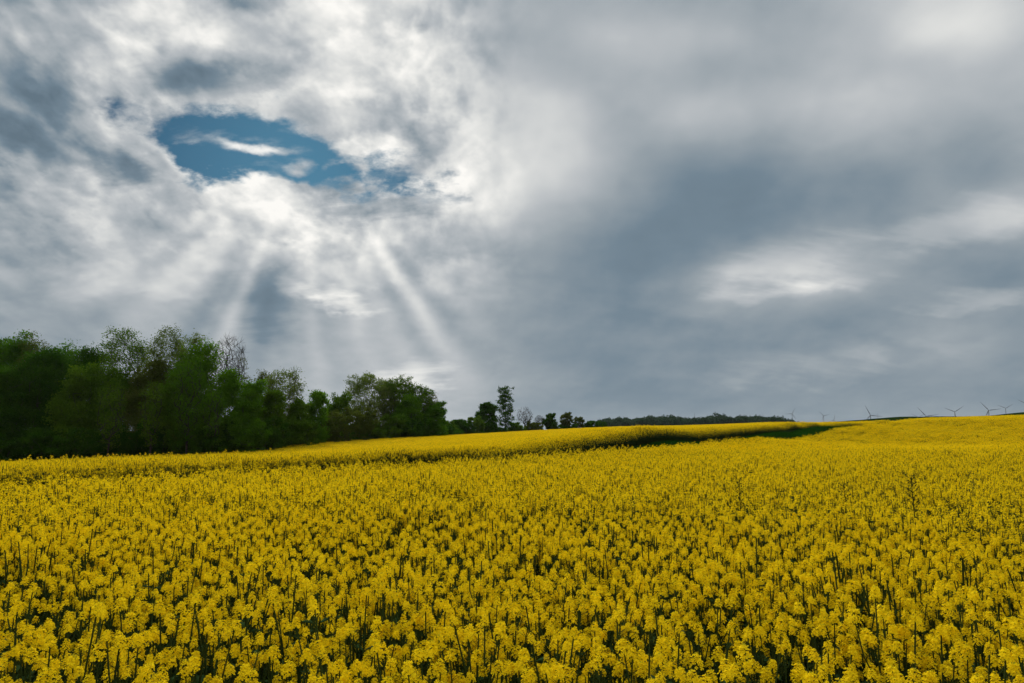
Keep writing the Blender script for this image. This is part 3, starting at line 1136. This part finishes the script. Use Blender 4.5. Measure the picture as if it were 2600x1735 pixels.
KIND = dict(   # leaves per tree at size 1, leaf length, nodes, spread, fork height
    dense=(30000, .32, 420, .95, .35), airy=(10500, .24, 700, .62, .34), bare=(0, .2, 1100, .7, .35),
    spire=(3800, .24, 300, .45, .9), bush=(20000, .28, 260, .85, .2), tiers=(7500, .26, 320, .55, .92))


def tree(name, kind, px, top, Y, wpx, leaf, label, cat='tree', dens=1.0, lean=(0, 0), fork=None, bot=None):
    x, y, z1 = at(px, top, Y)
    z0 = float(ground(x, y)[0])
    H = z1 - z0
    W = wpx / FPX * Y
    n, lsz, nodes, spread, fk = KIND[kind]
    vol = (H * W * W / (18 * 8 * 8.)) ** .62
    n = int(n * dens * min(2.2, max(.18, vol)))
    ls = lsz * (1 + .35 * max(0, (Y - 110) / 100))
    nodes = int(nodes * min(1.5, max(.35, vol)))
    lat = lean
    e = empty(name, (x, y, z0), 0)
    seed = int(px * 7 + top)
    t, c = tree_meshes(kind, H, W, seed, LM.get(leaf), n, ls, nodes, spread * min(1.2, max(.5, H / 16)), fork or fk, lat, .024 if kind == 'bare' else .02)
    obj('trunk', t, e)
    if c: obj('crown', c, e)
    tag(e, label, cat, 'trees at the edge of the field')
    return e


TREES = [
    # the back row along the skyline, left
    ('tree', 'dense', -40, 846, 124, 150, 'dark', 'dark leafy tree cut by the left edge of the photo'),
    ('tree', 'dense', 35, 843, 122, 120, 'mid', 'leafy tree whose rounded top is the highest near the left edge'),
    ('tree', 'airy', 92, 846, 122, 90, 'brown', 'thin twiggy brown-green treetop rising between the leafy trees far left'),
    ('tree', 'dense', 150, 868, 122, 100, 'mid', 'green tree with a low rounded top behind the big dark green tree'),
    ('tree', 'dense', 222, 876, 120, 110, 'dark', 'dark tree just left of the tall thin-leaved tree'),
    # front row, left
    ('tree', 'dense', 92, 888, 110, 190, 'dark', 'broad dark green tree with a domed crown at the front of the wood'),
    ('tree', 'dense', 0, 930, 107, 120, 'dark', 'nearly black leafy tree low at the left edge, under the taller crowns'),
    ('tree', 'dense', 205, 925, 109, 110, 'olive', 'olive tree beside the broad dark domed tree'),
    ('tall_tree', 'airy', 322, 826, 116, 150, 'olive', 'tall thin-leaved dark tree with several feathery peaks'),
    ('tree', 'dense', 290, 930, 111, 110, 'olive', 'yellow-olive tree under the tall thin-leaved dark tree'),
    ('tall_tree', 'airy', 428, 817, 114, 108, 'pale', 'tallest tree, with a pale see-through round top'),
    ('tree', 'dense', 385, 910, 112, 120, 'brown', 'brownish leafy tree under the pale tallest tree'),
    ('tall_tree', 'airy', 492, 833, 112, 88, 'pale', 'pale narrow treetop right of the tallest tree'),
    ('tree', 'dense', 500, 868, 110, 125, 'mid', 'bright green full-crowned tree below the pale narrow treetop'),
    ('tree', 'dense', 452, 945, 108, 110, 'olive', 'olive understorey tree with a dark slim trunk at the wood edge'),
    ('bare_tree', 'bare', 560, 858, 118, 96, None, 'bare leafless tree of fine dark twigs leaning right', .0, (.09, 0)),
    ('tree', 'dense', 572, 935, 109, 105, 'mid', 'green tree standing below the bare leafless tree'),
    ('pointed_tree', 'spire', 625, 896, 112, 70, 'brown', 'pointed spire-shaped brownish tree with ragged sides'),
    ('tree', 'dense', 635, 965, 108, 90, 'mid', 'green tree at the foot of the pointed brownish tree'),
    ('tree', 'airy', 672, 935, 122, 60, 'brown', 'thin twiggy treetop just right of the pointed tree'),
    ('tree', 'airy', 725, 931, 120, 115, 'pale', 'pale loose-crowned tree with sky showing through, dark forked trunk'),
    ('tree', 'dense', 690, 985, 112, 85, 'olive', 'olive tree in front of the pale loose-crowned tree'),
    ('tree', 'dense', 806, 988, 122, 62, 'mid', 'small dense green tree in the dip of the skyline'),
    ('tree', 'dense', 760, 1010, 118, 70, 'olive', 'small olive tree left of the dense green tree in the dip'),
    ('tree', 'dense', 858, 998, 140, 80, 'olive', 'low yellow-green tree left of the spreading tree with leaning limbs'),
    ('shrub', 'bush', 880, 1028, 128, 150, 'brown', 'wide dark arching shrub at the edge of the yellow field'),
    ('shrub', 'bush', 770, 1052, 116, 90, 'olive', 'olive shrub where the wood edge bends away'),
    ('shrub', 'bush', 690, 1050, 110, 90, 'dark', 'dark shrub in deep shade at the corner of the wood'),
    ('tree', 'airy', 950, 949, 150, 165, 'pale', 'spreading tree with long bare limbs leaning left under pale leaves', 1.1, (-.06, 0)),
    ('tree', 'airy', 1010, 955, 152, 120, 'olive', 'rounded olive tree right of the tree with leaning limbs', 1.3),
    ('tree', 'airy', 1068, 974, 152, 84, 'olive', 'thin ragged treetop stepping down towards the right end of the wood', 1.2),
    ('tree', 'dense', 1040, 1002, 148, 90, 'mid', 'green tree below the ragged treetop near the right end of the wood', 1.0),
    ('tree', 'airy', 1098, 1003, 154, 50, 'brown', 'brownish twiggy treetop above the last green tree of the wood'),
    ('tree', 'dense', 1108, 1022, 150, 72, 'mid', 'last dense round green tree at the right end of the wood'),
    ('shrub', 'bush', 985, 1050, 144, 90, 'olive', 'olive shrub under the spreading tree with leaning limbs'),
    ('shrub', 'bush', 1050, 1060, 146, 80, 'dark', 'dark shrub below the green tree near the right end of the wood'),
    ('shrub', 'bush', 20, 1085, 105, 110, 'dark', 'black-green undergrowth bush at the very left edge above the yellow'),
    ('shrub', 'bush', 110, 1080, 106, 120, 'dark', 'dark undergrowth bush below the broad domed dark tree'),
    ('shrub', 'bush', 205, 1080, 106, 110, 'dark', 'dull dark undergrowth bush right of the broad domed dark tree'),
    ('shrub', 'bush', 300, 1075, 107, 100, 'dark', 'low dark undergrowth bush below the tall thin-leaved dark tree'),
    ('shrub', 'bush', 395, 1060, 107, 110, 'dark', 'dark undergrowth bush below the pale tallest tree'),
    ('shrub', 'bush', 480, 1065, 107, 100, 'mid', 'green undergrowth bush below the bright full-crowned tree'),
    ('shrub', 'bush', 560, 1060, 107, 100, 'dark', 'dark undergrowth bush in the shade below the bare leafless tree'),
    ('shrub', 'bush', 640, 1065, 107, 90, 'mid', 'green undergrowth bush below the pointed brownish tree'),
    ('slim_tree', 'airy', 488, 905, 105, 90, 'mid', 'slim green tree with a long bare trunk before the bright green full-crowned tree', .55, (0, 0), .62),
    ('slim_tree', 'airy', 288, 965, 104, 80, 'olive', 'slim olive tree with a thin dark trunk before the yellow-olive tree', .5, (.03, 0), .60),
    ('slim_tree', 'airy', 545, 985, 105, 60, 'mid', 'slim young tree at the wood edge, in front of the bare leafless tree', .5, (0, 0), .6),
    ('slim_tree', 'airy', 395, 960, 104, 70, 'olive', 'slim forked tree at the wood edge below the pale tallest tree', .5, (-.04, 0), .55),
    # beyond the wood
    ('shrub', 'bush', 1138, 1066, 178, 70, 'olive', 'green bush touching the right end of the wood'),
    ('shrub', 'bush', 1183, 1064, 192, 60, 'dark', 'middle one of the low bushes between the wood and the tiered tree'),
    ('shrub', 'bush', 1160, 1060, 190, 70, 'dark', 'low dark hedge bush just right of the end of the wood'),
    ('shrub', 'bush', 1205, 1056, 195, 60, 'olive', 'low olive bush left of the green tree by the tall tiered tree'),
    ('tree', 'dense', 1236, 1021, 200, 64, 'dark', 'dense dark green tree touching the tall tiered tree'),
    ('tiered_tree', 'tiers', 1283, 983, 205, 66, 'dark', 'tall tiered tree with ragged flat top standing above the hedge line'),
    ('bare_tree', 'bare', 1332, 1034, 215, 40, None, 'small round bare grey tree right of the tall tiered tree'),
    ('shrub', 'bush', 1352, 1068, 215, 44, 'brown', 'low brown bush at the foot of the small bare tree'),
    ('bare_tree', 'bare', 1369, 1055, 225, 26, None, 'tiny pale bare tree between two dark round trees'),
    ('tree', 'dense', 1398, 1050, 225, 42, 'dark', 'small round dark green tree with a dome top'),
    ('tree', 'airy', 1438, 1047, 232, 40, 'brown', 'dark twiggy tree on a visible thin trunk', 1.6),
    ('tree', 'airy', 1470, 1060, 236, 30, 'brown', 'small thin tree with gaps, right of the dark twiggy tree', 1.4),
    ('shrub', 'bush', 1440, 1074, 232, 50, 'dark', 'low dark bush beneath the dark twiggy tree'),
    ('shrub', 'bush', 1512, 1067, 236, 66, 'dark', 'broad black-green bush ending the hedge line'),
    ('shrub', 'bush', 1310, 1070, 205, 40, 'olive', 'low olive bush at the foot of the tall tiered tree'),
]
for T in TREES:
    name, kind, px, top, Y, w, lf, label = T[:8]
    tree(name, kind, px, top, Y, w, lf, label, 'shrub' if name == 'shrub' else 'tree', T[8] if len(T) > 8 and T[8] else 1.0, T[9] if len(T) > 9 else (0, 0))


# the shaded undergrowth that fills the wood between the trunks
def undergrowth():
    ms = []
    for i in range(4):
        r = np.random.default_rng(700 + i)
        cb = MB()
        pts, _ = in_lobes(lobes_for('bush', 4.5, 5.0, r), 2600, r)
        pts = pts[pts[:, 2] > 0]
        cb.cards(pts, r.normal(0, 1, pts.shape) + [0, 0, .6], .34 * r.uniform(.6, 1.3, len(pts)), 1.4, .1)
        b = np.zeros((7, 3)); a = np.arange(7) * .9
        cb.tubes(b, np.c_[np.cos(a) * 1.1, np.sin(a) * 1.1, np.full(7, 3.2)], .05, .02, 4, 1)
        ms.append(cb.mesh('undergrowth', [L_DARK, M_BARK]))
    c = proto_collection('undergrowth', ms)
    pts = []
    edge = [(-150, 108), (640, 110), (700, 124), (900, 142), (1000, 153), (1130, 158), (1320, 215), (1520, 240)]
    for k in range(430):
        px = rng.uniform(-150, 1520) if k > 300 else rng.uniform(-150, 1120)
        Y = np.interp(px, [e[0] for e in edge], [e[1] for e in edge]) + rng.uniform(0, 22 if px < 1130 else 10)
        x, y, _ = at(px, 1100, Y)
        pts.append((x, y, float(ground(x, y)[0]) - .2))
    pts = np.array(pts)
    near = pts[:, 0] / pts[:, 1] < -.1
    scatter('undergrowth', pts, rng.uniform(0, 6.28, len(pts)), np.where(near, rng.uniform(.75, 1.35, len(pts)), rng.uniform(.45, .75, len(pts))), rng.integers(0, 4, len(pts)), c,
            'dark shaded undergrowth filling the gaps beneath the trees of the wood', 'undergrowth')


undergrowth()


# the far wood along the horizon reads as one mass
def far_wood():
    ms = []
    for i in range(4):
        r = np.random.default_rng(900 + i)
        cb = MB()
        pts, _ = in_lobes(lobes_for('dense', 16, 12, r), 900, r)
        cb.cards(pts, r.normal(0, 1, (900, 3)) + [0, 0, .5], 1.1 * r.uniform(.6, 1.3, 900), 1.3, .1)
        cb.tubes([[0, 0, -1]], [[0, 0, 9]], .3, .15, 6, 1)
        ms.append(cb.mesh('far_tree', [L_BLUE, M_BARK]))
    c = proto_collection('far_tree', ms)
    pts, sc = [], []
    prof = [(1535, 1069), (1560, 1067), (1600, 1066), (1650, 1061), (1700, 1063), (1760, 1065), (1830, 1060), (1880, 1062), (1940, 1062), (2000, 1068), (2018, 1072)]
    for k in range(150):
        px = 1525 + 495 * (k + rng.uniform(-.5, .5)) / 150
        Y = rng.uniform(560, 680)
        row = np.interp(px, [p[0] for p in prof], [p[1] for p in prof]) - 6 + rng.normal(0, 2.8) + (2.5 if Y < 600 else 0)
        x, y, z1 = at(px, row, Y); z0 = float(ground(x, y)[0])
        pts.append((x, y, z0)); sc.append(max(4, z1 - z0) / 16.)
    pts = np.array(pts)
    scatter('far_wood', pts, rng.uniform(0, 6.28, len(pts)), np.array(sc), rng.integers(0, 4, len(pts)), c,
            'low blue-green wood along the horizon behind the yellow field', 'wood')


far_wood()


# ------------------------------------------------------------------ wind turbines
def blade_mesh(L):
    mb = MB()
    zs = np.array([0, .06, .16, .3, .55, .8, 1.0]) * L
    ch = np.array([.030, .030, .075, .065, .045, .028, .010]) * L
    th = np.array([.030, .028, .022, .016, .010, .006, .003]) * L
    n = 8
    an = np.arange(n) * 2 * math.pi / n
    V = []
    for z, c, t in zip(zs, ch, th):
        V.append(np.stack([np.cos(an) * c / 2 + c * .12, np.sin(an) * t / 2, np.full(n, z)], 1))
    i, j = np.meshgrid(np.arange(len(zs) - 1), np.arange(n), indexing='ij')
    q = np.stack([i * n + j, i * n + (j + 1) % n, (i + 1) * n + (j + 1) % n, (i + 1) * n + j], -1).reshape(-1, 4)
    mb.add(np.concatenate(V), q)
    return mb.mesh('blade', [M_TURB], smooth=True)


def tower_mesh(H):
    mb = MB()
    zs = np.linspace(-8, H, 6); r = np.linspace(2.3, 1.3, 6)
    A = np.c_[np.zeros(5), np.zeros(5), zs[:-1]]; B = np.c_[np.zeros(5), np.zeros(5), zs[1:]]
    mb.tubes(A, B, r[:-1], r[1:], 14)
    return mb.mesh('tower', [M_TURB], smooth=True)


def box_mesh(name, sx, sy, sz, off):
    import bmesh
    bm = bmesh.new()
    bmesh.ops.create_cube(bm, size=1.0)
    bmesh.ops.scale(bm, vec=(sx, sy, sz), verts=bm.verts)
    bmesh.ops.bevel(bm, geom=list(bm.edges), offset=.5, segments=2, affect='EDGES')
    bmesh.ops.translate(bm, vec=off, verts=bm.verts)
    me = bpy.data.meshes.new(name); bm.to_mesh(me); bm.free()
    me.materials.append(M_TURB)
    return me


def hub_mesh():
    import bmesh
    bm = bmesh.new()
    bmesh.ops.create_uvsphere(bm, u_segments=14, v_segments=8, radius=1.9)
    bmesh.ops.scale(bm, vec=(1, 1.35, 1), verts=bm.verts)
    me = bpy.data.meshes.new('hub'); bm.to_mesh(me); bm.free()
    me.materials.append(M_TURB)
    return me


B_L = 42.0
BLADE, NAC, HUB = blade_mesh(B_L), box_mesh('nacelle', 3.6, 10, 3.8, (0, 3.5, 0)), hub_mesh()
TURB = [  # hub px, row, blade length in px, angle of the first blade (degrees, clockwise from up), yaw, label
    (1729, 1073, 19, 35, 0, 'wind turbine behind the far wood with one slanted blade showing'),
    (1764, 1068, 19, 0, 0, 'wind turbine behind the far wood with one upright blade showing'),
    (1930, 1066, 15, 2, 0, 'faint wind turbine behind the wood with an upright blade, left of a slanted one'),
    (1945, 1064, 15, -36, 0, 'faint wind turbine behind the wood with a blade slanted left'),
    (2011, 1051, 17, 27, 5, 'wind turbine standing free at the right end of the far wood'),
    (2091, 1056, 15, -42, -10, 'small wind turbine alone right of the end of the far wood'),
    (2117, 1067, 15, 12, 20, 'faint low wind turbine with its upright blade above the crest'),
    (2210, 1055, 27, -23, 0, 'large wind turbine with its long blade pointing up left above the track end'),
    (2229, 1062, 13, 0, 10, 'tiny wind turbine close behind the right blade of a large one'),
    (2332, 1060, 18, -60, 0, 'small low wind turbine overlapping the left of a larger one'),
    (2351, 1057, 28, -38, 0, 'large wind turbine with hub just at the crest of the hill'),
    (2424, 1046, 24, -65, 0, 'wind turbine with two blades spread in a wide V'),
    (2510, 1042, 27, -37, 0, 'large wind turbine near the right edge with a leaning long blade'),
    (2553, 1037, 19, -62, 0, 'small wind turbine with V-shaped blades nearest the right edge'),
    (2612, 1029, 26, -56, 0, 'wind turbine cut off by the right edge with one blade showing'),
]
for px, row, bl, ang, yaw, label in TURB:
    Y = B_L * FPX / bl
    x, y, zh = at(px, row, Y)
    z0 = float(ground(x, y)[0])
    e = empty('wind_turbine', (x, y, z0), math.atan2(-x, y) + math.radians(yaw))
    hh = zh - z0
    obj('tower', tower_mesh(hh - 1.7), e)
    obj('nacelle', NAC, e, (0, 0, hh))
    h = obj('hub', HUB, e, (0, -3.6, hh))
    for k in range(3):
        b = obj('blade', BLADE, e, (0, -3.6, hh))
        b.rotation_euler = (0, math.radians(ang + 120 * k), 0)
    tag(e, label, 'wind turbine', 'wind turbines on the horizon')


# ------------------------------------------------------------------ the air
def haze():
    import bmesh
    bm = bmesh.new()
    bmesh.ops.create_cube(bm, size=1.0)
    bmesh.ops.scale(bm, vec=(15000, 15000, 220), verts=bm.verts)
    bmesh.ops.translate(bm, vec=(0, 0, 110 - 55), verts=bm.verts)
    me = bpy.data.meshes.new('haze'); bm.to_mesh(me); bm.free()
    m, t = mat('haze')
    v = t.nodes.new('ShaderNodeVolumePrincipled')
    v.inputs['Color'].default_value = (.86, .88, .90, 1)
    v.inputs['Density'].default_value = 0.00003
    v.inputs['Anisotropy'].default_value = 0.3
    o = t.nodes.new('ShaderNodeOutputMaterial')
    t.links.new(v.outputs[0], o.inputs['Volume'])
    me.materials.append(m)
    tag(obj('haze', me), 'thin grey haze in the air over the fields', 'haze', kind='stuff')


haze()
